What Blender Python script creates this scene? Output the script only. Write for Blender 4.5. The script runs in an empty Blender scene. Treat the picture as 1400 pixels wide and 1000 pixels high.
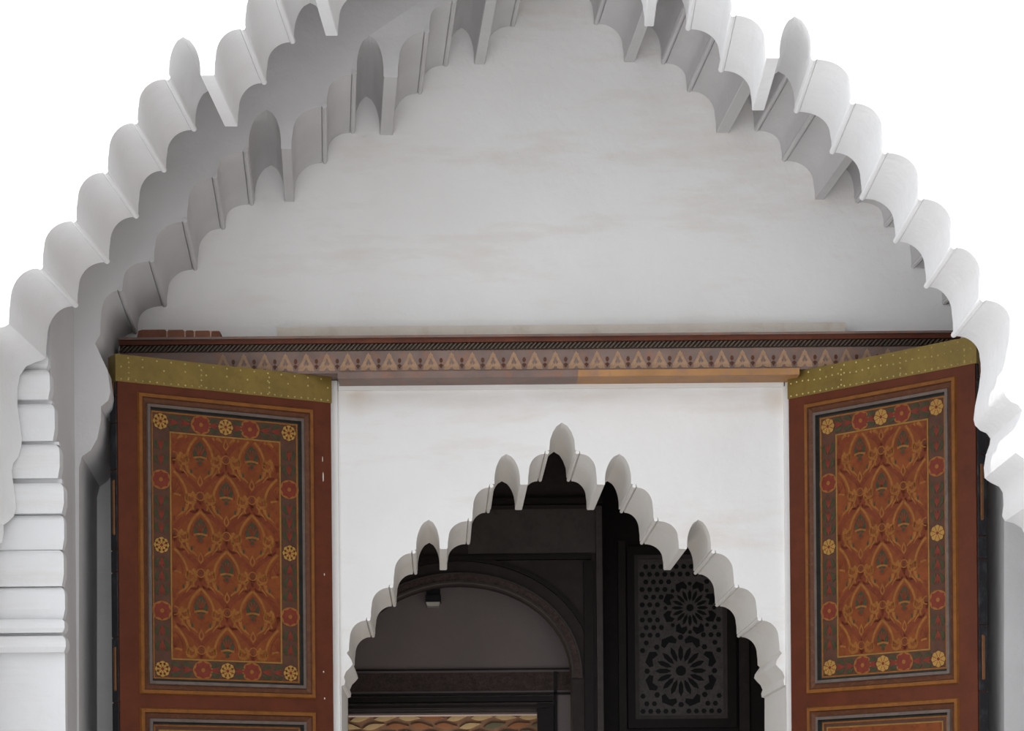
import bpy, math, random
from mathutils import Vector, Matrix
from mathutils.geometry import tessellate_polygon
random.seed(7)
S = bpy.context.scene
COL = S.collection
R = math.radians

# ------------------------------------------------------------------ camera
F, CX, CY, EYE, ROLL = 3000.0, 620.0, 1160.0, 1.65, R(0.5)
cam = bpy.data.cameras.new('camera')
cam.sensor_fit = 'HORIZONTAL'; cam.sensor_width = 36.0; cam.lens = F / 1400 * 36.0
cam.shift_x = (700 - CX) / 1400; cam.shift_y = (CY - 500) / 1400
cam.clip_end = 300
co = bpy.data.objects.new('camera', cam); COL.objects.link(co)
cr, sr = math.cos(ROLL), math.sin(ROLL)
co.matrix_world = Matrix(((cr, sr, 0, 0), (0, 0, -1, 0), (-sr, cr, 0, EYE), (0, 0, 0, 1)))
S.camera = co

def P(px, py, d):
    """point of the place seen at (px, py) at the distance d of a wall plane"""
    u, v = px - CX, CY - py
    return Vector((d / F * (u * cr + v * sr), d, EYE + d / F * (-u * sr + v * cr)))

# ------------------------------------------------------------------ light
w = bpy.data.worlds.new('sky'); S.world = w; w.use_nodes = True
bg = w.node_tree.nodes['Background']
bg.inputs[0].default_value = (0.92, 0.955, 1.0, 1); bg.inputs[1].default_value = 1.75
sun = bpy.data.lights.new('sun', 'SUN'); sun.energy = 2.0; sun.angle = R(0.6); sun.color = (1, 0.97, 0.93)
so = bpy.data.objects.new('sun', sun); COL.objects.link(so)
so.rotation_euler = Vector((0.62, 0.62, -1.45)).to_track_quat('-Z', 'Y').to_euler()
S.view_settings.view_transform = 'Standard'; S.view_settings.look = 'None'
S.view_settings.gamma = 1.0; S.view_settings.use_curve_mapping = False
S.view_settings.exposure = 0.22

# ------------------------------------------------------------------ materials
def lin(r, g, b, k=1.0):
    f = lambda c: (c / 255 / 12.92 if c <= 10 else ((c / 255 + 0.055) / 1.055) ** 2.4) * k
    return (f(r), f(g), f(b), 1)

def base_mat(name, rough=0.7, metal=0.0):
    m = bpy.data.materials.new(name); m.use_nodes = True
    nt = m.node_tree; b = nt.nodes['Principled BSDF']
    b.inputs['Specular IOR Level'].default_value = 0.2 if metal == 0 else 0.5
    b.inputs['Roughness'].default_value = rough; b.inputs['Metallic'].default_value = metal
    return m, nt, b

def noise(nt, scale, detail=5, rough=0.55, stretch=(1, 1, 1)):
    tc = nt.nodes.new('ShaderNodeTexCoord'); mp = nt.nodes.new('ShaderNodeMapping')
    mp.inputs['Scale'].default_value = stretch
    n = nt.nodes.new('ShaderNodeTexNoise'); n.inputs['Scale'].default_value = scale
    n.inputs['Detail'].default_value = detail; n.inputs['Roughness'].default_value = rough
    nt.links.new(tc.outputs['Object'], mp.inputs[0]); nt.links.new(mp.outputs[0], n.inputs['Vector'])
    return n

def ramp(nt, src, stops):
    r = nt.nodes.new('ShaderNodeValToRGB'); e = r.color_ramp.elements
    while len(e) < len(stops): e.new(0.5)
    for i, (p, c) in enumerate(stops): e[i].position = p; e[i].color = c
    nt.links.new(src, r.inputs[0]); return r

def mixc(nt, a, b, fac):
    m = nt.nodes.new('ShaderNodeMix'); m.data_type = 'RGBA'
    for s, v in ((6, a), (7, b)):
        if isinstance(v, tuple): m.inputs[s].default_value = v
        else: nt.links.new(v, m.inputs[s])
    if isinstance(fac, float): m.inputs[0].default_value = fac
    else: nt.links.new(fac, m.inputs[0])
    return m.outputs[2]

def bump(nt, b, src, dist, strength=0.5):
    bn = nt.nodes.new('ShaderNodeBump'); bn.inputs['Distance'].default_value = dist
    bn.inputs['Strength'].default_value = strength
    nt.links.new(src, bn.inputs['Height']); nt.links.new(bn.outputs[0], b.inputs['Normal'])

def plaster(name, col, col2, stain=None, stain_amt=0.3, stretch=(0.35, 1, 1.6), spots=()):
    m, nt, b = base_mat(name, 0.85)
    n1 = noise(nt, 1.6, 6); c = ramp(nt, n1.outputs[0], [(0.35, col), (0.7, col2)]).outputs[0]
    if stain:
        n2 = noise(nt, 2.2, 7, 0.65, stretch)
        f = ramp(nt, n2.outputs[0], [(0.52, (0, 0, 0, 1)), (0.78, (stain_amt,) * 3 + (1,))]).outputs[0]
        c = mixc(nt, c, stain, f)
    for q, rad in spots:
        tc = nt.nodes.new('ShaderNodeTexCoord'); vd = nt.nodes.new('ShaderNodeVectorMath'); vd.operation = 'DISTANCE'
        vd.inputs[1].default_value = q; nt.links.new(tc.outputs['Object'], vd.inputs[0])
        ad = nt.nodes.new('ShaderNodeMath'); ad.operation = 'MULTIPLY_ADD'; ad.inputs[1].default_value = 0.35 * rad
        nt.links.new(noise(nt, 9, 5).outputs[0], ad.inputs[0]); nt.links.new(vd.outputs['Value'], ad.inputs[2])
        f = ramp(nt, ad.outputs[0], [(rad * 0.25, (0.4,) * 3 + (1,)), (rad, (0, 0, 0, 1))]).outputs[0]
        c = mixc(nt, c, (0.55, 0.42, 0.28, 1), f)
    nt.links.new(c, b.inputs['Base Color'])
    bump(nt, b, noise(nt, 14, 6).outputs[0], 0.012, 0.5)
    return m

def paint(name, col, wear=None, amt=0.5, scale=9, rough=0.55, metal=0.0, var=0.72, b_amt=0.0015):
    m, nt, b = base_mat(name, rough, metal)
    n1 = noise(nt, scale, 6, 0.6)
    dark = (col[0] * var, col[1] * var, col[2] * var, 1)
    c = ramp(nt, n1.outputs[0], [(0.3, dark), (0.65, col)]).outputs[0]
    if wear:
        n2 = noise(nt, scale * 2.7, 8, 0.7)
        f = ramp(nt, n2.outputs[0], [(0.5, (0, 0, 0, 1)), (0.66, (amt,) * 3 + (1,))]).outputs[0]
        c = mixc(nt, c, wear, f)
    nt.links.new(c, b.inputs['Base Color'])
    if b_amt: bump(nt, b, n1.outputs[0], b_amt)
    return m

M = {
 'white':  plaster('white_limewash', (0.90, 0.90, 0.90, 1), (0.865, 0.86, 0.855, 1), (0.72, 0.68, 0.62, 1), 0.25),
 'tymp':   plaster('aged_limewash', (0.83, 0.818, 0.80, 1), (0.79, 0.775, 0.755, 1), (0.64, 0.55, 0.47, 1), 0.6, spots=((tuple(P(490, 541, 12.5)), 0.16), (tuple(P(1062, 546, 12.5)), 0.13), (tuple(P(1046, 890, 12.5)), 0.16), (tuple(P(500, 470, 12.5)), 0.12))),
 'inner':  plaster('inner_limewash', (0.86, 0.845, 0.82, 1), (0.83, 0.81, 0.78, 1), (0.74, 0.66, 0.55, 1), 0.3),
 'pier':   plaster('worn_limewash', (0.73, 0.73, 0.735, 1), (0.68, 0.675, 0.67, 1), (0.60, 0.56, 0.52, 1), 0.6, (0.3, 1, 4)),
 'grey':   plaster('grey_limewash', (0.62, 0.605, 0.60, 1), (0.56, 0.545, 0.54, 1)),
 'ledge':  plaster('stained_limewash', (0.66, 0.61, 0.54, 1), (0.55, 0.49, 0.42, 1), (0.40, 0.31, 0.22, 1), 0.6, (3, 1, 3)),
 'light_block':  plaster('light_block_ochre', (0.12, 0.105, 0.09, 1), (0.10, 0.085, 0.07, 1)),  # dark colour of the added light-blocking wall
 'tiles':  plaster('dark_tiles', (0.13, 0.127, 0.124, 1), (0.10, 0.098, 0.096, 1)),
 'floor':  plaster('pale_stone', (0.74, 0.74, 0.75, 1), (0.68, 0.68, 0.69, 1)),
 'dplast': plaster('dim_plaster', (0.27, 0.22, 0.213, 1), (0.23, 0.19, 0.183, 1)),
 'frieze': paint('carved_frieze', lin(92, 76, 72), lin(48, 38, 36), 0.9, 30, 0.7, 0, 0.5, 0.01),
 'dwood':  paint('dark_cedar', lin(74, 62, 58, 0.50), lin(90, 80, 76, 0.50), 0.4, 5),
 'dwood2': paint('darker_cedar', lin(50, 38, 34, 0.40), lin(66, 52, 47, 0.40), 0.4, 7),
 'dgrey':  paint('grey_cedar', lin(88, 80, 76, 0.8), lin(70, 62, 58, 0.7), 0.5, 6),
 'carve':  paint('carved_stucco', lin(98, 91, 88), lin(66, 61, 59), 0.7, 24),
 'cavity': paint('carving_hollow_dark', lin(34, 29, 28, 0.40), None, 0.5, 10),  # darkness of the carving's hollows, put into the colour
 'stile':  paint('oxblood_paint', lin(96, 47, 28), lin(78, 36, 22), 0.5, 6, 0.5),
 'frame1': paint('orange_paint', lin(166, 105, 48, 0.60), lin(120, 70, 36, 0.60), 0.5, 14),
 'frame2': paint('brown_paint', lin(118, 72, 48, 0.60), lin(150, 110, 80, 0.60), 0.35, 14),
 'frame3': paint('grey_blue_paint', lin(108, 94, 86), lin(78, 74, 78), 0.6, 10),
 'frame4': paint('teal_paint', lin(64, 66, 62, 0.60), lin(40, 38, 36, 0.60), 0.6, 10),
 'gold':   paint('ochre_paint', lin(182, 138, 70, 0.62), lin(140, 92, 44, 0.62), 0.5, 20),
 'gold2':  paint('dull_ochre_paint', lin(144, 92, 42), lin(118, 66, 30), 0.6, 24),
 'cream':  paint('yellow_paint', lin(170, 130, 66), lin(134, 92, 44), 0.5, 30),
 'field':  paint('rust_paint', lin(124, 64, 30), lin(92, 43, 24), 0.6, 11, 0.5),
 'field2': paint('red_rust_paint', lin(112, 52, 30), lin(126, 64, 32), 0.5, 16),
 'border': paint('umber_paint', lin(88, 58, 44), lin(68, 52, 44), 0.6, 16),
 'rose':   paint('rose_paint', lin(118, 50, 36), lin(96, 42, 32), 0.5, 24),
 'green':  paint('green_paint', lin(66, 64, 42), lin(58, 46, 34), 0.6, 24),
 'brass':  paint('brass_sheet', lin(160, 134, 66, 0.72), lin(124, 98, 46, 0.72), 0.5, 5, 0.42, 0.35),
 'nail':   paint('brass_nail', lin(226, 206, 140), None, 0, 5, 0.3, 0.5),
 'edge':   paint('dark_edge', lin(46, 46, 50), lin(82, 84, 88), 0.6, 4),
 'edge2':  paint('edge_ochre', lin(150, 100, 62), lin(90, 70, 60), 0.6, 9),
 'beamred':paint('red_beam', lin(134, 74, 52, 0.55), lin(104, 62, 48, 0.55), 0.5, 6),
 'beamgrey':paint('faded_beam', lin(132, 112, 104), lin(150, 104, 78), 0.6, 5),
 'beamochre':paint('ochre_beam', lin(178, 132, 86), lin(136, 112, 108), 0.6, 4),
 'rope':   paint('rope_grey', lin(98, 86, 74), lin(70, 60, 50), 0.4, 20),
 'ropegap':paint('rope_gap', lin(70, 54, 46), None, 0, 9),
 'motif':  paint('motif_cream', lin(196, 160, 128, 0.75), lin(168, 122, 88, 0.75), 0.6, 20),
 'brick':  paint('clay_brick', lin(116, 76, 60), lin(88, 56, 46), 0.6, 18, 0.9),
 'brick2': paint('clay_brick_pale', lin(128, 86, 68), lin(96, 62, 50), 0.6, 18, 0.9),
 'mortar': paint('mortar', lin(190, 160, 140), None, 0, 18, 0.9),
 'black':  paint('black_metal', lin(34, 32, 32), None, 0, 6, 0.5),
 'lens':   paint('frosted_glass', lin(235, 230, 215), None, 0, 6, 0.3),
 'tileg':  paint('mosaic_ground', lin(150, 116, 92), lin(112, 108, 96), 0.6, 12),
 'tilec':  paint('mosaic_cream', lin(212, 186, 140), lin(190, 150, 110), 0.5, 12),
 'tiler':  paint('mosaic_red', lin(172, 118, 84), lin(140, 100, 80), 0.5, 12),
 'tileb':  paint('mosaic_olive', lin(118, 116, 92), lin(96, 100, 92), 0.5, 12),
}

# ------------------------------------------------------------------ helpers
def mesh(name, verts, faces, mats, fm=None, smooth=False):
    me = bpy.data.meshes.new(name); me.from_pydata([tuple(v) for v in verts], [], faces)
    for m in (mats if isinstance(mats, (list, tuple)) else [mats]): me.materials.append(M[m])
    if fm: me.polygons.foreach_set('material_index', fm)
    if smooth:
        me.polygons.foreach_set('use_smooth', [True] * len(me.polygons)); me.set_sharp_from_angle(angle=R(38))
    me.update(); return me

def link(name, me, parent=None, loc=None):
    o = bpy.data.objects.new(name, me); COL.objects.link(o)
    if parent: o.parent = parent
    if loc is not None: o.location = loc
    return o

def tag(o, label=None, cat=None, group=None, kind=None):
    if label: o['label'] = label
    if cat: o['category'] = cat
    if group: o['group'] = group
    if kind: o['kind'] = kind
    return o

class MB:
    def __init__(s): s.v = []; s.f = []; s.m = []
    def face(s, pts, mi=0):
        n = len(s.v); s.v += [tuple(p) for p in pts]; s.f.append(tuple(range(n, n + len(pts)))); s.m.append(mi)
    def box(s, a, b, mi=0):
        n = len(s.v); (x0, y0, z0), (x1, y1, z1) = a, b
        s.v += [(x, y, z) for z in (z0, z1) for y in (y0, y1) for x in (x0, x1)]
        for q in ((0, 2, 3, 1), (4, 5, 7, 6), (0, 1, 5, 4), (2, 6, 7, 3), (0, 4, 6, 2), (1, 3, 7, 5)):
            s.f.append(tuple(n + i for i in q)); s.m.append(mi)
    def prism(s, poly, tf, h0, h1, mi=0):
        """2-D polygon carried by tf(u, v, n) from n = h0 to n = h1"""
        n = len(s.v); k = len(poly)
        s.v += [tuple(tf(u, v, h0)) for u, v in poly] + [tuple(tf(u, v, h1)) for u, v in poly]
        for i in range(k):
            j = (i + 1) % k; s.f.append((n + i, n + j, n + k + j, n + k + i)); s.m.append(mi)
        for t in tessellate_polygon([[Vector((u, v, 0)) for u, v in poly]]):
            s.f.append(tuple(n + k + i for i in t)); s.m.append(mi)
            s.f.append(tuple(n + i for i in reversed(t))); s.m.append(mi)
    def build(s, name, mats, parent=None, smooth=False, loc=None):
        return link(name, mesh(name, s.v, s.f, mats, s.m, smooth), parent, loc)

def boxo(name, a, b, mat, parent=None):
    mb = MB(); mb.box(a, b); return mb.build(name, mat, parent)

# ------------------------------------------------------------------ scalloped outlines (pixel frame, left half, upwards)
def scallop(x0, y0, x1, y1, n=9):
    dx, dy = x1 - x0, y1 - y0
    pts = [(x0, y0), (x0 + 0.01 * dx, y0 + 0.22 * dy)]
    for i in range(n + 1):
        t = math.pi / 2 * i / n
        pts.append((x0 + dx * (0.05 + 0.95 * (1 - math.cos(t))), y0 + dy * (0.40 + 0.60 * math.sin(t))))
    return pts

def finial(xl, yl, xt, yt, xr, yr, n=11):
    def h(s): return (1 - max(0, (s - 0.1) / 0.9) ** 2.1) ** 0.6
    L = [(xt + (xl - xt) * h(i / n), yl + (yt - yl) * i / n) for i in range(n)]
    Rr = [(xt + (xr - xt) * h(i / n), yr + (yt - yr) * i / n) for i in range(n)]
    return L + [(xt, yt)] + Rr[::-1]

def half(cmds):
    """expand a list of commands into points and the places of the ridge beads"""
    pts, beads = [], []
    for c in cmds:
        if c[0] == 'p': pts.append((c[1], c[2]))
        elif c[0] == 's': pts += scallop(*c[1:])
        elif c[0] == 'f': pts += finial(*c[1:])
        elif c[0] == 'b': beads.append((c[1], c[2]))
    out = [pts[0]]
    for p in pts[1:]:
        if abs(p[0] - out[-1][0]) + abs(p[1] - out[-1][1]) > 0.35: out.append(p)
    return out, beads

def chain(cmds, notches):
    """scallops one after another, a small step and a bead between them"""
    for (a, b) in zip(notches[:-1], notches[1:]):
        cmds.append(('s', a[0], a[1], b[0] - 7, b[1] + 4))
        cmds.append(('p', b[0] - 6, b[1])); cmds.append(('b', b[0] - 3, b[1] + 2))
    return cmds

def mirror(pts, c, dy=0, k=1.0): return [(c + (c - x) * k, y + dy) for x, y in pts]

def arch_wall(name, Lp, Rp, Lb, Rb, d_def, y0, y1, vp, outer, mats, label, bead_mat, bead_px):
    """wall between the planes y0..y1; the outline was read in the plane d_def; the reveal runs towards vp"""
    pix = Lp + Rp[::-1]
    op = [P(x, y, d_def) for x, y in pix]
    vpw = P(vp[0], vp[1], 1.0)
    dirx, dirz = vpw.x, vpw.z - EYE                     # sideways drift of the reveal per metre of depth
    off = lambda p, y: Vector((p.x + dirx * (y - d_def), y, p.z + dirz * (y - d_def)))
    xl, xr, zt = outer
    a, b = op[0], op[-1]
    rim = [Vector((xl, 0, 0)), Vector((xl, 0, zt)), Vector((xr, 0, zt)), Vector((xr, 0, 0))]
    nO = len(op)
    V, Fc, mi = [], [], []
    for y in (y0, y1):
        ring = [Vector((off(a, y).x, y, 0))] + [off(p, y) for p in op] + [Vector((off(b, y).x, y, 0))]
        ring += [Vector((r.x, y, r.z)) for r in reversed(rim)]
        V += ring
    n = len(V) // 2
    tr = tessellate_polygon([[Vector((v.x, v.z, 0)) for v in V[:n]]])
    for t in tr:
        Fc.append(tuple(t)); mi.append(0); Fc.append(tuple(n + i for i in reversed(t))); mi.append(0)
    for i in range(n):
        j = (i + 1) % n; Fc.append((i, n + i, n + j, j)); mi.append(1 if i < nO + 1 else 0)
    o = link(name, mesh(name, V, Fc, mats, mi, True))
    tag(o, label, kind='structure')
    # beads: little rounded ribs running through the reveal
    r = bead_px * d_def / F
    sec = [(r * math.cos(t), r * math.sin(t)) for t in [2 * math.pi * k / 8 for k in range(8)]]
    bv = []
    for y in (y0 - 0.006, y1 + 0.004):
        q = y - d_def
        bv += [(x + dirx * q, y, z + dirz * q) for x, z in sec]
    bf = [(k, (k + 1) % 8, 8 + (k + 1) % 8, 8 + k) for k in range(8)] + [tuple(range(7, -1, -1)), tuple(range(8, 16))]
    bme = mesh('ridge_bead', bv, bf, bead_mat, None, True)
    for (x, y) in Lb + Rb:
        p = P(x, y, d_def); link('ridge_bead', bme, o, (p.x, 0, p.z))
    return o

# ------------------------------------------------------------------ distances
DA1 = 10.8; DA0 = DA1 / 1.073
DT = 12.5; DB0 = DT / 1.078
DC1 = DT * 1.069

# ================================================================== outer arch (traced in its back plane)
cm = [('p', x, y) for x, y in [(-10, 1100), (-10, 752), (-6, 746), (3, 742), (5, 730), (5, 718), (12, 713), (19, 706), (22, 696), (21, 680), (18, 660), (16, 645), (18, 634), (25, 625), (29, 612), (30, 600), (27, 578), (24, 555), (24, 532), (27, 514), (36, 501), (50, 495), (58, 493)]]
chain(cm, [(63, 490), (106, 415), (149, 355), (189, 293), (227, 230), (268, 174)])
cm += [('f', 267, 173, 285, 124, 307, 172), ('p', 308, 173), ('p', 324, 173)]
chain(cm, [(325, 172), (364, 110), (403, 54)])
cm += [('f', 402, 54, 424, 4, 445, 48), ('p', 446, 49), ('p', 461, 49)]
chain(cm, [(462, 48), (502, -12), (541, -68)])
cm += [('f', 540, -68, 560, -116, 582, -70), ('p', 583, -70), ('p', 598, -70)]
chain(cm, [(599, -71), (636, -122)])
cm += [('p', 650, -135), ('p', 668, -182)]
AL, ALb = half(cm)
cm = [('p', x, y) for x, y in [(1402, 1100), (1402, 732), (1396, 722), (1386, 716), (1374, 713), (1370, 706), (1372, 690), (1371, 674), (1366, 666), (1354, 660), (1346, 654), (1345, 640), (1348, 622), (1353, 608), (1354, 600), (1349, 593), (1340, 589), (1333, 582), (1331, 574), (1333, 556), (1338, 532)]]
mr = [(1341, 508), (1303, 455), (1266, 388), (1224, 326), (1178, 267), (1137, 204), (1088, 148)]
def chain_r(cmds, notches):
    for a, b in zip(notches[:-1], notches[1:]):
        cmds.append(('s', a[0], a[1], b[0] + 5, b[1] + 5)); cmds.append(('p', b[0] + 4, b[1])); cmds.append(('b', b[0] + 1, b[1] + 3))
chain_r(cm, mr)
cm += [('f', 1086, 146, 1064, 98, 1045, 150), ('p', 1044, 151), ('p', 1029, 151)]
chain_r(cm, [(1028, 150), (985, 92), (940, 35)])
cm += [('f', 938, 34, 916, -16, 894, 35), ('p', 893, 36), ('p', 882, 36)]
chain_r(cm, [(881, 35), (842, -24), (803, -80)])
cm += [('f', 802, -81, 781, -128, 762, -80), ('p', 761, -79), ('p', 747, -79)]
chain_r(cm, [(746, -80), (708, -130)])
cm += [('p', 690, -140)]
AR, ARb = half(cm)
arch_wall('wall_front', AL, AR, ALb, ARb, DA1, DA0, DA1, (760, 1130), (-9, 9, 7.6), ['white', 'white'],
          'bright white outer wall with a tall scalloped arch opening', 'white', 4)

# ================================================================== middle arch (traced on the lunette behind it)
def f2b(x, y, vp=(450, 1200), k=1.078): return (vp[0] + (x - vp[0]) / k, vp[1] + (y - vp[1]) / k)
cm = []
for q in [(108, 1110), (108, 640), (112, 624), (124, 616), (133, 600), (138, 575), (138, 556), (148, 548), (151, 536), (147, 506), (130, 470)]:
    cm.append(('p',) + f2b(*q))
chain(cm, [f2b(137, 458), (188, 452), (228, 415), (270, 365), (308, 309), (347, 276)])
cm += [('f', 348, 275, 371, 226, 389, 275), ('p', 390, 276), ('p', 402, 276)]
chain(cm, [(402, 275), (447, 219), (485, 178)])
cm += [('f', 485, 177, 501, 132, 519, 183), ('p', 520, 185), ('p', 536, 185)]
chain(cm, [(537, 184), (577, 124), (612, 86)])
cm += [('f', 612, 84, 631, 38, 648, 86), ('p', 649, 88), ('p', 662, 88)]
chain(cm, [(663, 87), (704, 32), (738, -10)])
BL, BLb = half(cm + [('p', 740, -14), ('p', 744, -40), ('p', 758, -70)])
BR = mirror(BL[:-1], 758, -3); BRb = mirror(BLb, 758, -3)
BR = [(min(x, 1306), y) if y > 480 else (x, y) for x, y in BR]
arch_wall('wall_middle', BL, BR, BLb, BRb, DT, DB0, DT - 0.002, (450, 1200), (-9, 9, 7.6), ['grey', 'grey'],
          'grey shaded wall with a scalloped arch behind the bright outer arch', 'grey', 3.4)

# ================================================================== inner wall, lunette above, doorway arch below
cm = [('p', 467, 1110), ('p', 467, 938), ('p', 471, 937), ('p', 472, 932), ('p', 470, 926), ('p', 473, 919), ('p', 478, 914), ('p', 482, 909), ('p', 481, 904), ('p', 478, 899), ('p', 475, 895), ('p', 474, 893)]
chain(cm, [(477, 890), (507, 845), (538, 800), (569, 753)])
cm += [('f', 569, 752, 586, 711, 601, 750), ('p', 602, 751), ('p', 611, 751)]
chain(cm, [(612, 749), (646, 709), (675, 663)])
cm += [('f', 676, 662, 692, 621, 711, 662), ('p', 712, 663), ('p', 721, 663)]
chain(cm, [(722, 661), (751, 617)])
CL, CLb = half(cm + [('p', 751, 616), ('p', 752, 602), ('p', 756, 591), ('p', 761, 583), ('p', 768, 578)])
CR = mirror(CL[:-1], 768.5, 0, 1.02); CRb = mirror(CLb, 768.5, 0, 1.02)
arch_wall('wall_inner', CL, CR, CLb, CRb, DT, DT, DC1, (600, 1200), (-9, 9, 7.6), ['tymp', 'inner'],
          'white lunette wall with a small scalloped doorway between the open doors', 'inner', 2.7)

# borders of the inner doorway panel
def trim(name, x0, y0, x1, y1, d0, d1, mat, label):
    a, b = P(x0, y1, d0), P(x1, y0, d0)
    o = boxo(name, (a.x, d0, a.z), (b.x, d1, b.z), mat); tag(o, label, kind='structure'); return o
zf = P(700, 520, DT).z
for i, (x0, x1, lab) in enumerate(((452, 463, 'white plaster border strip along the doorway, beside the darker red door'),
                                   (1072, 1083, 'white plaster border strip along the doorway, beside the lighter red door'))):
    xa, xb = P(x0, 700, DT).x, P(x1, 700, DT).x
    tag(boxo('trim_%d' % (i + 1), (xa, DT - 0.03, 0), (xb, DT, zf), 'inner'), lab, kind='structure')
xa, xb = P(463, 525, DT).x, P(1072, 525, DT).x
tag(boxo('trim_3', (xa, DT - 0.03, zf - 0.055), (xb, DT, zf), 'inner'), 'white plaster border strip under the painted beam', kind='structure')

# ================================================================== niche sides, courtyard, ceiling
xs = P(103, 700, DB0).x
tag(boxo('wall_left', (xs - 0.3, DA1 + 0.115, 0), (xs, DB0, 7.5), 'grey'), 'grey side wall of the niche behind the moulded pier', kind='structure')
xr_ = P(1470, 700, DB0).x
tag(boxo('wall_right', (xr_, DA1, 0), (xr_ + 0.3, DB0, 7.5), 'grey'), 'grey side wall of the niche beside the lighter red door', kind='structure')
tag(boxo('wall_light_block', (4.9, -16, 0), (5.3, DA0, 9), 'light_block'), 'dull ochre wall added out of view to shade the right side', kind='structure')  # unseen wall, added only to block light from the right
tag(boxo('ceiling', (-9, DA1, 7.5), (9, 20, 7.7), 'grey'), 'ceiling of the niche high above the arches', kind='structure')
tag(boxo('floor_courtyard', (-30, -30, -0.2), (30, DA0, 0), 'floor'), 'pale stone floor of the sunny courtyard', kind='structure')
tag(boxo('floor', (-9, DA0, -0.2), (9, 20, 0), 'tiles'), 'dark tiled floor of the rooms behind the outer arch', kind='structure')

# moulded pier behind the outer arch
pier = bpy.data.objects.new('pilaster', None); COL.objects.link(pier)
D_P = DA1 + 0.05
pier.location = (P(60, 700, D_P).x, D_P, 0)
tag(pier, 'white moulded pier with stacked horizontal plaster bands behind the outer arch', 'pilaster')
bands = [(482, 506, 63, .00), (506, 548, 67, .03), (548, 552, 71, -.01), (552, 604, 73, .02), (604, 608, 80, -.01), (608, 655, 80, .025), (655, 661, 84, -.01),
         (661, 703, 86, .03), (703, 752, 85, .0), (752, 802, 85, .012), (802, 847, 86, .0), (847, 866, 87, .03), (866, 870, 86, -.012), (870, 893, 89, .035)]
x_in = xs - 0.5
def rel(v): return (v[0] - pier.location.x, v[1] - pier.location.y, v[2])
for y0, y1, xe, out in bands:
    top, bot = P(xe, y0, D_P).z, P(xe, y1, D_P).z; xe_ = P(xe, (y0 + y1) / 2, D_P).x
    h = top - bot; rr = min(0.045, h * 0.45)
    mb = MB()
    # rounded band: profile swept along the front and returned at the free end
    prof = [(0, bot), (0.012, bot + 0.3 * h)] + [(0.012 - rr * (1 - math.cos(t)) * 0.8, top - rr + rr * math.sin(t)) for t in [math.pi / 2 * k / 5 for k in range(6)]] if h > 0.06 else [(0, bot), (0, top)]
    for (o0, z0), (o1, z1) in zip(prof[:-1], prof[1:]):
        f = lambda o, z, x: rel((x, D_P - out - o, z))
        mb.face([f(o0, z0, x_in), f(o0, z0, xe_ + o0), f(o1, z1, xe_ + o1), f(o1, z1, x_in)])
        mb.face([f(o0, z0, xe_ + o0), rel((xe_ + o0, D_P + 0.06, z0)), rel((xe_ + o1, D_P + 0.06, z1)), f(o1, z1, xe_ + o1)])
    for o, z in (prof[0], prof[-1]):
        mb.face([rel((x_in, D_P - out - o, z)), rel((xe_ + o, D_P - out - o, z)), rel((xe_ + o, D_P + 0.06, z)), rel((x_in, D_P + 0.06, z))])
    mb.build('moulding', 'pier', pier, True)
zb = P(88, 893, D_P).z; xe_ = P(89, 940, D_P).x
mb = MB(); a = rel((x_in, D_P, 0)); b = rel((xe_, D_P + 0.06, zb)); mb.box(a, b); mb.build('shaft', 'pier', pier)

# ================================================================== painted beam over the doors
DBM = 12.3
bl, br = P(164, 480, DBM).x, P(1312, 480, DBM).x
zz = lambda py: P(700, py, DBM).z
beam = bpy.data.objects.new('painted_beam', None); COL.objects.link(beam)
beam.location = ((bl + br) / 2, DBM, zz(518)); bx0 = beam.location
tag(beam, 'faded painted wooden beam with rope moulding and a row of palmettes above the doors', 'beam')
hw = (br - bl) / 2; rz = lambda py: zz(py) - bx0.z
def bpart(name, y0, y1, out, mat, x0=-hw, x1=hw):
    mb = MB(); mb.box((x0, -out, rz(y1)), (x1, DT - DBM - 0.001, rz(y0))); return mb.build(name, mat, beam)
bpart('cap_board', 460, 463, .05, 'beamgrey'); bpart('red_fillet', 463, 469, .03, 'beamred')
bpart('rope_backing', 469, 478.5, .0, 'ropegap'); bpart('frieze_board', 478.5, 508.5, .0, 'beamgrey')
lo, mid, hi = (P(q, 512, DBM).x - bx0.x for q in (462, 790, 1092))
bpart('bottom_lip', 508.5, 517.5, .03, 'beamgrey', lo, mid); bpart('bottom_lip', 508.5, 517.5, .032, 'beamochre', mid, hi)
# rope strands: too fine to pick apart
mb = MB(); nst = 190
zc, hh = (rz(469.5) + rz(478)) / 2, (rz(469.5) - rz(478)) / 2
for i in range(nst):
    xc = -hw + (i + 0.5) * 2 * hw / nst; wd = hw / nst * 0.72
    sec = [(-1, 0.002), (-0.5, -0.018), (0.5, -0.018), (1, 0.002)]
    n = len(mb.v)
    for sg in (-1, 1):
        mb.v += [(xc + s * wd + sg * 0.016, yy, zc + sg * hh) for s, yy in sec]
    for k in range(3): mb.f.append((n + k, n + k + 1, n + 5 + k, n + 4 + k)); mb.m.append(0)
tag(mb.build('rope_strands', 'rope', beam), kind='stuff')
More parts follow.
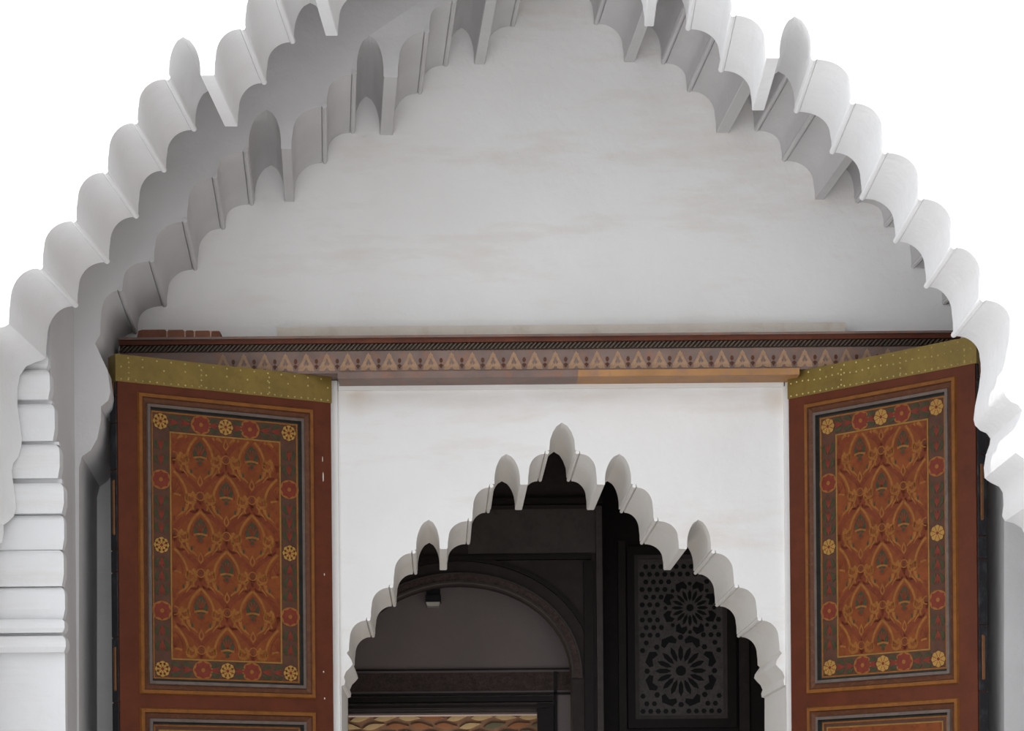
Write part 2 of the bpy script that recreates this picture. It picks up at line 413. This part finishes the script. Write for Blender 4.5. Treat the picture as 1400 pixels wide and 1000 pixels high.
# palmettes, one shared mesh per variant
def stroke(mb, pts, wd, tf, n0, mi=0, taper=False):
    k = len(pts)
    for i in range(k - 1):
        (x0, y0), (x1, y1) = pts[i], pts[i + 1]; dx, dy = x1 - x0, y1 - y0; l = math.hypot(dx, dy) or 1
        nx, ny = -dy / l, dx / l
        w0 = wd * (1 - 0.75 * i / (k - 1)) if taper else wd; w1 = wd * (1 - 0.75 * (i + 1) / (k - 1)) if taper else wd
        mb.face([tf(x0 + nx * w0, y0 + ny * w0, n0), tf(x0 - nx * w0, y0 - ny * w0, n0), tf(x1 - nx * w1, y1 - ny * w1, n0), tf(x1 + nx * w1, y1 + ny * w1, n0)], mi)
btf = lambda u, v, n: (u, -n, v)
hm = (rz(481) - rz(507))
pm = MB(); s = hm
for sg in (-1, 1):
    stroke(pm, [(sg * s * .03, s * .86), (sg * s * .07, s * .72), (sg * s * .17, s * .5), (sg * s * .27, s * .34)], s * .075, btf, .002)
    pm.prism([(sg * s * (.22 + .18 * math.cos(t)), s * (.22 + .19 * math.sin(t))) for t in [math.tau * k / 10 for k in range(10)]], btf, 0, .003)
    stroke(pm, [(sg * s * .06, s * .3), (sg * s * .2, s * .08), (sg * s * .42, 0.01)], s * .05, btf, .002)
pm.prism([(0, s * .42), (s * .06, s * .28), (0, s * .12), (-s * .06, s * .28)], btf, 0, .003)
pm.prism([(-s * .08, s * .84), (-s * .1, s * .66), (s * .1, s * .66), (s * .08, s * .84), (0, s * .99)], btf, 0, .003)
pme = mesh('palmette', pm.v, pm.f, 'motif', pm.m)
dm = MB(); dm.prism([(s * .09 * math.cos(t), s * (.55 + .13 * math.sin(t))) for t in [math.tau * k / 8 for k in range(8)]], btf, 0, .003)
dm.prism([(-s * .12, s * .3), (0, s * .12), (s * .12, s * .3), (0, s * .38)], btf, 0, .003)
dme = mesh('bud', dm.v, dm.f, 'frame2', dm.m)
px = 305
while px < 1250:
    xx = P(px, 495, DBM).x - bx0.x
    link('palmette', pme, beam, (xx, -0.0005, rz(506.5))); link('bud', dme, beam, (xx + P(14, 0, DBM).x - P(0, 0, DBM).x, -0.0005, rz(506.5)))
    px += 28.4

# plaster ledge and bricks lying on the beam
a, b = P(379, 462, 12.4), P(1155, 451, 12.4)
tag(boxo('plaster_ledge', (a.x, 12.38, zz(460) + 0.0005), (b.x, DT, zz(460) + 0.082), 'ledge'), 'long thin stained plaster ledge lying on the painted beam', 'ledge')
br_ = bpy.data.objects.new('brick_row', None); COL.objects.link(br_)
br_.location = P(245, 470, 12.27); br_.location.z = zz(460) + 0.001
tag(br_, 'short row of brown clay bricks lying on the end of the beam', 'bricks')
ztop = P(245, 452, 12.28).z - br_.location.z
for k, (x0, x1) in enumerate(((188, 228), (230, 252.5), (254.5, 265.5), (267.5, 287.5), (289.5, 302))):
    xa, xb = P(x0, 462, 12.28).x - br_.location.x, P(x1, 462, 12.28).x - br_.location.x
    mb = MB(); c = 0.006; y0 = -0.014 - 0.004 * (k % 2); zt = ztop - 0.006 * k / 2
    sl = 0.03 if k == 0 else 0.004
    poly = [(xa, 0), (xb, 0), (xb, zt - c), (xb - c, zt), (xa + sl, zt), (xa + sl * .3, zt - c)]
    mb.prism(poly, lambda u, v, n: (u, n, v), y0, 0.19); mb.build('brick', 'brick2' if k % 2 else 'brick', br_)
mb = MB(); mb.box((P(192, 462, 12.28).x - br_.location.x, -0.008, 0), (P(300, 462, 12.28).x - br_.location.x, 0.18, ztop - 0.008)); mb.build('mortar', 'mortar', br_)

# ================================================================== painted doors
ZT = P(700, 515, 12.4).z           # top of the leaves
def ring(mb, u0, v0, u1, v1, prof, tf):
    """mitred moulding inside a rectangle: prof = [(inset, height, material)]"""
    for (i0, h0, _), (i1, h1, mi) in zip(prof[:-1], prof[1:]):
        c = lambda i, h: [tf(u0 + i, v0 + i, h), tf(u1 - i, v0 + i, h), tf(u1 - i, v1 - i, h), tf(u0 + i, v1 - i, h)]
        A, B = c(i0, h0), c(i1, h1)
        for k in range(4): mb.face([A[k], A[(k + 1) % 4], B[(k + 1) % 4], B[k]], mi)

def disc(cx, cy, r, n=12, ry=None): return [(cx + r * math.cos(math.tau * k / n), cy + (ry or r) * math.sin(math.tau * k / n)) for k in range(n)]
def teardrop(cx, cy, w_, h_, n=6):
    a = [(cx + w_ * math.sin(math.pi * k / n) * (0.75 + .25 * math.cos(math.pi * k / n)), cy - h_ + 2 * h_ * k / n) for k in range(n + 1)]
    return a + [(2 * cx - x, y) for x, y in a[-2:0:-1]]
def curl(cx, cy, r, a0, turns, sg, n=12):
    return [(cx + sg * r * (1 - .62 * k / n) * math.cos(a0 + turns * math.tau * k / n), cy + r * (1 - .62 * k / n) * math.sin(a0 + turns * math.tau * k / n)) for k in range(n + 1)]

def door(hx, hy, ox, oy, thick, side, label):
    root = bpy.data.objects.new('door_1' if side > 0 else 'door_2', None); COL.objects.link(root)
    d = Vector((ox - hx, oy - hy, 0)); L = d.length
    root.location = (hx, hy, 0.012); root.rotation_euler.z = math.atan2(d.y, d.x)
    tag(root, label, 'door', kind='structure')
    tf = lambda u, v, n: (u, side * n, v - 0.012)
    H = ZT; E = EYE
    V0 = 0.012
    st = 0.112                                   # stile width
    zA = E + 2.475; zB = E + 0.845; zC = E + 0.772     # upper panel frame top, bottom; next panel frame top
    def slab(name, u0, v0, u1, v1, n0, n1, mat):
        mb = MB(); mb.prism([(u0, v0), (u1, v0), (u1, v1), (u0, v1)], tf, n0, n1); return mb.build(name, mat, root)
    slab('stile', 0, V0, st, H, -thick, 0, 'stile'); slab('stile', L - st, V0, L, H, -thick, 0, 'stile')
    slab('rail', st, zA, L - st, H, -thick, 0, 'stile'); slab('rail', st, zC, L - st, zB, -thick, 0, 'stile')
    slab('rail', st, V0, L - st, V0 + 0.2, -thick, 0, 'stile')
    zD = E + 0.35; slab('rail', st, zD - 0.07, L - st, zD, -thick, 0, 'stile')
    # edge strip with worn paint, in pieces
    zs = [V0, E + 0.2, E + .55, E + .8, E + 1.15, E + 1.5, E + 1.62, E + 2.05, E + 2.3, E + 2.44, H]
    for k, (a, b) in enumerate(zip(zs[:-1], zs[1:])):
        mb = MB(); mb.prism([(L, a + .004), (L + .006, a + .004), (L + .006, b - .004), (L, b - .004)], tf, -thick, -thick * .15)
        mb.build('edge_strip', 'edge', root)
    for a, b in ((E + .3, E + .52), (E + .86, E + 1.1), (E + 1.7, E + 2.0), (E + 2.46, E + 2.6)):
        mb = MB(); mb.prism([(L + .005, a), (L + .011, a + .01), (L + .011, b - .01), (L + .005, b)], tf, -thick * .62, -thick * .38)
        mb.build('edge_paint', 'edge2', root)
    if side > 0:                                 # flaked spots showing the pale ground
        mb = MB()
        for u, v, a, b in ((.055, 2.2, .0025, .016), (.052, 2.1, .004, .028), (.06, 1.0, .004, .006), (.055, .85, .004, .006), (.05, 1.55, .003, .008)):
            mb.prism(disc(u, E + v, a, 7, b), tf, -.001, .0008)
        tag(mb.build('paint_flakes', 'ledge', root), kind='stuff')
    # brass band round the top, with nails
    bh = 0.142
    mb = MB(); mb.prism([(-.004, H - bh), (L + .012, H - bh), (L + .012, H + .004), (-.004, H + .004)], tf, -thick - .003, .004)
    band = mb.build('brass_band', 'brass', root)
    mb = MB()
    def nail(u, v):
        r = .0055; n = len(mb.v)
        mb.v += [tf(u + r * math.cos(t), v + r * math.sin(t), .004) for t in [math.tau * k / 6 for k in range(6)]] + [tf(u, v, .010)]
        for k in range(6): mb.f.append((n + k, n + (k + 1) % 6, n + 6)); mb.m.append(0)
    m_ = int(L / .042)
    for k in range(m_ + 1):
        u = .02 + k * (L - .04) / m_
        nail(u, H - bh + .014)
        if side < 0 or k % 3 == 0: nail(u, H - .058 + .004 * math.sin(k))
        if k % 2: nail(u, H - .012)
    for us in (.3, .62, .95):
        for k in range(4): nail(us * L, H - .035 - k * .028)
    tag(mb.build('band_nails', 'nail', band), kind='stuff')
    # ---------------- panels
    def panel(v0, v1, full):
        prof = [(0, .0, 0), (.006, .014, 0), (.024, .014, 0), (.03, .002, 1), (.055, -.008, 1), (.058, .004, 2), (.074, .004, 2), (.08, -.022, 3), (.092, -.024, 3)]
        mb = MB(); ring(mb, st, v0, L - st, v1, prof, tf); mb.build('panel_moulding', ['frame1', 'frame2', 'frame3', 'frame4'], root)
        u0, u1, a, b = st + .085, L - st - .085, v0 + .085, v1 - .085
        bo = slab('panel_board', u0 - .02, a - .02, u1 + .02, b + .02, -.05, -.024, 'border')
        n0 = -.0225
        mb = MB(); ring(mb, u0 + .002, a + .002, u1 - .002, b - .002, [(0, -.024, 0), (.001, n0 + .002, 0), (.009, n0 + .002, 0), (.01, -.024, 0)], tf); mb.build('gilt_line', 'gold2', bo)
        bw = .108 if full else .03
        f0, f1, g0, g1 = u0 + bw, u1 - bw, a + bw, b - bw
        fld = MB(); fld.prism([(f0, g0), (f1, g0), (f1, g1), (f0, g1)], tf, -.026, n0); fo = fld.build('painted_field', 'field', bo)
        mb = MB(); ring(mb, f0, g0, f1, g1, [(0, -.024, 0), (.001, n0 + .0025, 0), (.008, n0 + .0025, 0), (.009, n0, 0)], tf); mb.build('gilt_line', 'gold', bo)
        if not full:
            mb = MB()
            k = 0; u = f0 + .04
            while u < f1 - .03:
                mb.prism(teardrop(u, (g0 + g1) / 2, .018, .035), tf, n0, n0 + .001, k % 2); u += .05; k += 1
            mb.build('painted_scroll', ['rose', 'gold2'], bo); return
        # arabesque: ogee lattice of palmettes
        mb = MB(); cw = (f1 - f0) / 2.15; ch = (g1 - g0) / 2.95; uc = (f0 + f1) / 2; vc0 = g1 - ch * .33
        ins = lambda u, v: f0 + .012 < u < f1 - .012 and g0 + .012 < v < g1 - .012
        n1, n2, n3 = n0 + .0006, n0 + .0012, n0 + .0018
        def cst(pts, wd, n_, mi, tp=False):
            seg = []
            for p in pts:
                if ins(*p): seg.append(p)
                else:
                    if len(seg) > 1: stroke(mb, seg, wd, tf, n_, mi, tp)
                    seg = []
            if len(seg) > 1: stroke(mb, seg, wd, tf, n_, mi, tp)
        def cpoly(pts, n_, mi):
            if all(ins(*p) for p in pts): mb.face([tf(u, v, n_) for u, v in pts], mi)
        row = 0; v = vc0 + ch * .5
        while v > g0 - ch * .6:
            offs = (-.5, .5) if row % 2 else (-1, 0, 1)
            for o in offs:
                u = uc + o * cw
                # red ogee lattice
                for sg in (-1, 1):
                    cst([(u + sg * cw * (.5 * t - .07 * math.sin(t * math.tau)), v + ch * (.5 - .5 * t)) for t in [k / 18 for k in range(19)]], .013 + .003 * (row % 2), n1, 1)
                    cst([(u + sg * cw * (.36 + .1 * math.cos(q)), v - ch * (.14 + .05 * math.sin(q))) for q in [k / 8 * 4.2 for k in range(9)]], .006, n1, 1)
                # ogive arch with inner line
                q = [(cw * .25 * (1 - t ** 2.4), -ch * .04 + ch * .36 * t) for t in [k / 10 for k in range(11)]]
                for sg in (-1, 1):
                    cst([(u + sg * x, v + y) for x, y in q], .007, n2, 0); cst([(u + sg * x * .62, v + ch * .03 + y * .68) for x, y in q], .0035, n3, 1)
                # green palmette
                cpoly(disc(u, v + ch * .1, cw * .14, 12, ch * .13), n1 + .0002, 2)
                for a_ in (-.7, -.25, .25, .7):
                    cst([(u + math.sin(a_) * cw * .13 * t, v + ch * (.03 + .15 * t * math.cos(a_))) for t in (.1, .4, .7, 1)], .004, n3, 1)
                cst([(u + cw * x, v + ch * (.02 + .012 * math.cos(x * 18))) for x in (-.13, -.065, 0, .065, .13)], .0055, n3, 0)
                cpoly(teardrop(u, v - ch * .05, cw * .1, ch * .055), n2, 1); cpoly(teardrop(u, v - ch * .045, cw * .05, ch * .03), n3, 2)
                for sg in (-1, 1):
                    cst(curl(u + sg * cw * .3, v - ch * .01, cw * .115, 1.2, -1.15, sg, 16), .0088, n2, 0)
                    cst([(u + sg * cw * (.25 - .15 * t + .03 * math.sin(t * 5)), v - ch * (.09 + .17 * t ** .8)) for t in [k / 7 for k in range(8)]], .011, n2, 0, True)
                    cst([(u + sg * cw * (.4 - .07 * t), v - ch * (.05 + .12 * t ** 1.5)) for t in [k / 5 for k in range(6)]], .009, n2, 0, True)
                    cst([(u + sg * cw * (.12 + .16 * t), v + ch * (.36 - .1 * t ** 2)) for t in [k / 5 for k in range(6)]], .008, n2, 0, True)
                    cpoly(teardrop(u + sg * cw * .17, v - ch * .16, cw * .028, ch * .035), n3, 2)
                # almond hanging below
                cpoly(teardrop(u, v - ch * .28, cw * .07, ch * .08), n2, 0); cpoly(teardrop(u, v - ch * .285, cw * .038, ch * .047), n3, 1)
                cpoly(disc(u + cw * .5, v + ch * .02, cw * .055, 10), n2, 1); cpoly(disc(u + cw * .5, v + ch * .02, cw * .02, 6), n3, 2)
                cst(disc(u + cw * .5, v + ch * .02, cw * .075, 14), .003, n3, 0)
            v -= ch * .5; row += 1
        mb.build('arabesque', ['gold2', 'field2', 'green'], fo)
        # border flowers
        bm_ = u0 + .01 + (bw - .01) / 2
        um, vm = (u0 + u1) / 2, (a + b) / 2
        eu0, eu1, ev0, ev1 = u0 + .057, u1 - .057, a + .057, b - .057
        fl = MB(); r = .043
        for k in range(8):
            t = math.tau * k / 8
            fl.prism([(r * .62 * math.cos(t) + r * .42 * math.cos(q), r * .62 * math.sin(t) + r * .42 * math.sin(q)) for q in [math.tau * j / 8 for j in range(8)]], lambda u, v, n: (u, side * n, v), 0, .0012)
        fl.prism(disc(0, 0, r * .6, 10), lambda u, v, n: (u, side * n, v), 0, .0014)
        fl.prism(disc(0, 0, r * .22, 8), lambda u, v, n: (u, side * n, v), 0, .002, 1)
        for k in range(8):
            t = math.tau * (k + .5) / 8
            stroke(fl, [(r * .3 * math.cos(t), r * .3 * math.sin(t)), (r * .9 * math.cos(t), r * .9 * math.sin(t))], .0016, lambda u, v, n: (u, side * n, v), .0018, 1)
        fme = mesh('border_flower', fl.v, fl.f, ['cream', 'rose'], fl.m)
        for (u, v) in ((eu0, ev0), (eu1, ev0), (eu0, ev1), (eu1, ev1), (um, ev0), (um, ev1), (eu0, vm), (eu1, vm)):
            link('border_flower', fme, bo, tf(u, v, n0 + .0008))
        ro = MB(); lt = lambda u, v, n: (u, side * n, v)
        ro.prism(disc(0, 0, .06, 16, .054), lt, 0, .0007, 1)
        ro.prism([(.049 * (1 + .12 * math.cos(8 * t)) * math.cos(t), .045 * (1 + .12 * math.cos(8 * t)) * math.sin(t)) for t in [math.tau * k / 24 for k in range(24)]], lt, 0, .0012, 0)
        ro.prism(disc(0, 0, .012, 8), lt, 0, .0017, 1)
        for q in range(6): ro.prism([(x * math.cos(q * math.pi / 3) - y * math.sin(q * math.pi / 3), x * math.sin(q * math.pi / 3) + y * math.cos(q * math.pi / 3)) for x, y in teardrop(0, .027, .006, .01)], lt, 0, .0015, 2)
        rme = mesh('border_rose', ro.v, ro.f, ['rose', 'gold2', 'field2'], ro.m)
        lf = MB()
        for sg in (-1, 1): lf.prism([(sg * (.012 + .016 * x) + y * sg, z) for x, y, z in ((0, 0, -.03), (1, .01, -.012), (1.3, .012, .014), (.7, 0, .032), (0, 0, .01))], lt, 0, .0009, 0)
        lf.prism([(0, -.03), (.014, -.004), (.02, .026), (.006, .012), (0, .03), (-.006, .012), (-.02, .026), (-.014, -.004)], lt, 0, .0013, 1)
        lme = mesh('border_tulip', lf.v, lf.f, ['green', 'rose'], lf.m)
        def put(me, u, v, rot=0):
            o = link(me.name.split('.')[0], me, bo, tf(u, v, n0 + .0004)); o.rotation_euler.y = rot
        for v in (ev0, ev1):
            for sg in (-1, 1):
                h_ = (eu1 - eu0) / 2
                put(rme, um + sg * h_ * .38, v); put(lme, um + sg * h_ * .62, v, sg * math.pi / 2); put(lme, um + sg * h_ * .80, v, sg * math.pi / 2); put(lme, um + sg * h_ * .19, v, -sg * math.pi / 2)
        for u in (eu0, eu1):
            for sg in (-1, 1):
                h_ = (ev1 - ev0) / 2
                for q, me in ((.14, lme), (.25, lme), (.36, lme), (.53, rme), (.69, lme), (.81, lme)):
                    put(me, u, vm + sg * h_ * q, 0 if sg > 0 else math.pi)
    panel(zB, zA, True); panel(zD, zC, False); panel(V0 + .2, zD - .07, False)
    return root

hl, hr = P(453.5, 700, 12.4), P(1079.5, 700, 12.4)
ol, orr = P(162, 700, 11.77), P(1334, 640, 11.52)
door(hl.x, 12.4, ol.x, ol.y, 0.10, 1, 'red-brown painted door leaf in deeper shade, beneath the row of bricks')
door(hr.x, 12.4, orr.x, orr.y, 0.09, -1, 'red-brown painted door leaf with yellow flowers, in brighter light without bricks above')

# ================================================================== dim room behind the doorway
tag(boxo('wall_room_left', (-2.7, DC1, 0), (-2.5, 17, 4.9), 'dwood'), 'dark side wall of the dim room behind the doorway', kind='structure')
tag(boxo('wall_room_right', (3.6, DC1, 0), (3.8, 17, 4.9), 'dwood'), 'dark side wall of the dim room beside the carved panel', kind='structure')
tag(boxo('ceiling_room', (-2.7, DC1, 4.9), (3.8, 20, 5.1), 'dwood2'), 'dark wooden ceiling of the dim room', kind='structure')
DE = 16.0; DD = 15.3
# far wall on the right
xE = P(822, 800, DE).x
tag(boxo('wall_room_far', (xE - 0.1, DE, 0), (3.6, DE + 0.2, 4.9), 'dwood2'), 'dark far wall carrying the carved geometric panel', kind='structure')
# archway wall: polygon with round arched opening
cxp, hwp = 628, 150
arcp = [(cxp - hwp - 6, 1100), (cxp - hwp - 6, 940)]
arcL = [(cxp - hwp * math.cos(t) * 1.0 - 4 * math.cos(t), 928 - 130 * math.sin(t) ** 0.93) for t in [math.pi / 2 * k / 14 for k in range(15)]]
arcR = [(2 * cxp - x, y) for x, y in arcL[-2::-1]]
op = [P(x, y, DD) for x, y in arcp[:1] + arcL + arcR + [(2 * cxp - arcp[0][0], 1100)]]
xD0, xD1 = -2.5, P(822, 800, DD).x
def polywall(name, ring_pts, y0, y1, mat):
    mb = MB(); mb.prism(ring_pts, lambda u, v, n: (u, n, v), y0, y1); return mb.build(name, mat, None, True)
ringp = [(op[0].x, 0)] + [(p.x, p.z) for p in op[1:-1]] + [(op[-1].x, 0), (xD1, 0), (xD1, 4.9), (xD0, 4.9), (xD0, 0)]
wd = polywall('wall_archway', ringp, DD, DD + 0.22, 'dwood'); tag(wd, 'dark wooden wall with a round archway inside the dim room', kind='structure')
def arcband(name, r0, r1, out, mat, parent):
    mb = MB(); n = 28
    def pt(t, g): return P(cxp - (hwp + 4 + g) * math.cos(t), 928 - (130 + g) * math.sin(t) ** (0.93), DD)
    ts = [-0.0 + math.pi * k / n for k in range(n + 1)]
    for a, b in zip(ts[:-1], ts[1:]):
        q = [pt(a, r0), pt(b, r0), pt(b, r1), pt(a, r1)]
        mb.face([(p.x, DD - out, p.z) for p in q])
        for i, j in ((0, 1), (2, 3)): mb.face([(q[i].x, DD - out, q[i].z), (q[j].x, DD - out, q[j].z), (q[j].x, DD + .02, q[j].z), (q[i].x, DD + .02, q[i].z)])
    return mb.build(name, mat, parent)
arcband('arch_band', 0, 3, .045, 'dgrey', wd); arcband('arch_band', 3, 12, .03, 'frieze', wd); arcband('arch_band', 12, 14, .045, 'dgrey', wd); arcband('arch_band', 30, 36, .035, 'dwood2', wd); 
def wpart(name, x0, y0, x1, y1, d, out, mat, parent):
    a, b = P(x0, y1, d), P(x1, y0, d); mb = MB(); mb.box((a.x, d - out, a.z), (b.x, d + 0.001, b.z)); return mb.build(name, mat, parent)
wpart('cornice', 440, 683, 822, 694, DD, .09, 'dwood2', wd); wpart('spandrel_rail', 440, 760, 808, 769, DD, .05, 'dwood2', wd)
wpart('spandrel_stile', 800, 769, 810, 1060, DD, .05, 'dwood2', wd); wpart('edge_stile', 817, 694, 822, 1060, DD, .06, 'dgrey', wd)
wpart('upper_board', 640, 696, 816, 758, DD, .015, 'dgrey', wd)
# lunette wall behind the archway with frieze and door frame
DL = DD + 0.5
lx0, lx1 = P(440, 900, DL).x, P(822, 900, DL).x
doorx, doorz = P(736, 900, DL).x, P(700, 977, DL).z
mbw = [(lx0, P(0, 977, DL).z), (doorx, doorz), (doorx, 0), (lx1, 0), (lx1, 4.9), (lx0, 4.9)]
mbw[0] = (lx0, doorz)
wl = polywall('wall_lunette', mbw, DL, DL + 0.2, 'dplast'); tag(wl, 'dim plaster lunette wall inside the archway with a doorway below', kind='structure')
wpart('frieze_edge', 440, 914, 790, 919, DL, .04, 'dwood2', wl)
wpart('carved_frieze', 440, 919, 800, 947, DL, .015, 'frieze', wl)
wpart('frieze_edge', 440, 947, 800, 953, DL, .04, 'dwood2', wl); wpart('frieze_edge', 758, 919, 761, 1060, DL, .04, 'dwood2', wl)
wpart('door_casing', 440, 953, 756, 963, DL, .10, 'dwood2', wl); wpart('door_casing', 440, 965, 748, 972, DL, .13, 'dwood2', wl)
wpart('door_casing', 735, 963, 756, 1080, DL, .10, 'dwood2', wl); wpart('door_casing', 440, 974, 736, 978, DL, .06, 'dgrey', wl)
# lamp under the arch
lp = bpy.data.objects.new('floodlight', None); COL.objects.link(lp); lp.location = P(592, 822, DL)
tag(lp, 'small black floodlight with pale lens fixed high on the dim lunette', 'lamp')
k_ = DL / F
def lbox(name, x0, y0, x1, y1, n0, n1, mat, par=lp):
    mb = MB(); mb.box(((x0 - 592) * k_, -n1, (822 - y1) * k_), ((x1 - 592) * k_, -n0, (822 - y0) * k_)); return mb.build(name, mat, par)
lbox('bracket', 583, 806, 602, 818, 0, .07, 'black'); lbox('housing', 582, 817, 603, 826, 0, .13, 'black'); 
mb = MB(); mb.prism([(-9.5 * k_, -4 * k_), (9.5 * k_, -4 * k_), (8 * k_, -9.5 * k_), (-7.5 * k_, -9.5 * k_)], lambda u, v, n: (u, n, v), -.12, -.005); mb.build('lens', 'lens', lp)
# painted screen seen through that doorway
DS = 16.6
sc = bpy.data.objects.new('painted_screen', None); COL.objects.link(sc); sc.location = (P(600, 990, DS).x, DS, 0)
tag(sc, 'colourful painted screen seen through the dark-framed doorway', 'screen')
ox_, zs_ = sc.location.x, P(600, 960, DS).z
mb = MB(); mb.box((P(430, 990, DS).x - ox_, 0, 0), (P(780, 990, DS).x - ox_, .05, zs_)); mb.build('panel_board', 'tileg', sc)
lm = {}
for nm in ('tilec', 'tiler', 'tileb'):
    mb = MB(); mb.prism([(x, y) for x, y in teardrop(0, 0, .028, .085)], lambda u, v, n: (v, -n, u), 0, .006); lm[nm] = mesh('painted_leaf', mb.v, mb.f, nm, mb.m)
for r_ in range(7):
    for c_ in range(11):
        x = P(445 + c_ * 33 + (r_ % 2) * 16, 990, DS).x - ox_; z = zs_ - .06 - r_ * .062
        o = link('painted_leaf', lm[random.choice(['tilec', 'tilec', 'tiler', 'tileb'])], sc, (x, -.0005, z)); o.rotation_euler.y = random.uniform(-.25, .25)
tag(boxo('wall_room_end', (-2.5, 19, 0), (3.6, 19.2, 4.9), 'dplast'), 'end wall behind the painted screen', kind='structure')
pl = bpy.data.lights.new('next_room_light', 'POINT'); pl.energy = 75; pl.shadow_soft_size = 0.25; pl.color = (1, .93, .82)
po = bpy.data.objects.new('next_room_light', pl); COL.objects.link(po); po.location = (P(600, 1000, 16.15).x, 16.15, 1.2)

# carved geometric panel
cp = bpy.data.objects.new('carved_panel', None); COL.objects.link(cp); cp.location = P(936, 985, DE)
tag(cp, 'dark carved panel with star rosettes in a moulded frame', 'panel')
kE = DE / F
def ctf(u, v, n): return ((u - 936) * kE, -n, (985 - v) * kE)
def cpart(name, poly, n0, n1, mat, par=cp):
    mb = MB(); mb.prism(poly, ctf, n0, n1); return mb.build(name, mat, par)
rect = lambda a, b, c, d: [(a, d), (c, d), (c, b), (a, b)]
bd = cpart('carved_ground', rect(872, 762, 990, 980), 0, .02, 'carve')
for q in (rect(858, 748, 868, 996), rect(994, 748, 1006, 996), rect(868, 748, 994, 760), rect(868, 984, 994, 996)): cpart('frame_bar', q, 0, .06, 'dwood2')
for q in (rect(866, 758, 873, 986), rect(989, 758, 996, 986), rect(873, 758, 989, 765), rect(873, 979, 989, 986)): cpart('inner_bead', q, 0, .045, 'dgrey')
for q in (rect(1010, 740, 1024, 1080), rect(846, 740, 856, 1080)): cpart('frame_bar', q, 0, .04, 'dwood')
def rosette(cx, cy, sc_):
    pet = [(0, -1), (.55, -.45), (.6, .4), (0, 1), (-.6, .4), (-.55, -.45)]
    for k in range(16):
        t = math.tau * k / 16; r = 24 * sc_
        cpart('petal', [(cx + (r + y * 11 * sc_) * math.sin(t) + x * 5.4 * sc_ * math.cos(t), cy - (r + y * 11 * sc_) * math.cos(t) + x * 5.4 * sc_ * math.sin(t)) for x, y in pet], .019, .0215, 'cavity', bd)  # recessed petals drawn as thin plates, hollow darkness painted on
    cpart('boss', disc(cx, cy, 7 * sc_, 12), .019, .03, 'cavity', bd)
    for k in range(8):
        t = math.tau * (k + .5) / 8; r = 45 * sc_
        arc = [(cx + (r + g) * math.sin(t + a), cy - (r + g) * math.cos(t + a)) for a, g in ((-.27, -2), (-.15, 5), (.15, 5), (.27, -2), (.22, -7), (0, -3), (-.22, -7))]
        if all(874 < x < 988 and 767 < y < 978 for x, y in arc): cpart('crescent', arc, .019, .0215, 'cavity', bd)
        t = math.tau * k / 8; q = disc(cx + 46 * sc_ * math.sin(t), cy - 46 * sc_ * math.cos(t), 4 * sc_, 6)
        if all(874 < x < 988 and 767 < y < 978 for x, y in q): cpart('stud', q, .019, .0215, 'cavity', bd)
rosette(931, 918, 1.0); rosette(944, 832, .72)
smb = MB(); smb.prism([(x + 936, y + 985) for x, y in disc(0, 0, 3.7, 6)], ctf, .019, .0215); sme = mesh('stud', smb.v, smb.f, 'cavity', smb.m)
for r_ in range(20):
    for c_ in range(12):
        x, y = 879 + c_ * 10.4 + (r_ % 2) * 5.2, 973 - r_ * 10.4
        if x < 985 and math.hypot(x - 931, y - 918) > 55 and math.hypot(x - 944, y - 832) > 41: link('stud', sme, bd, ((x - 936) * kE, 0, (985 - y) * kE))
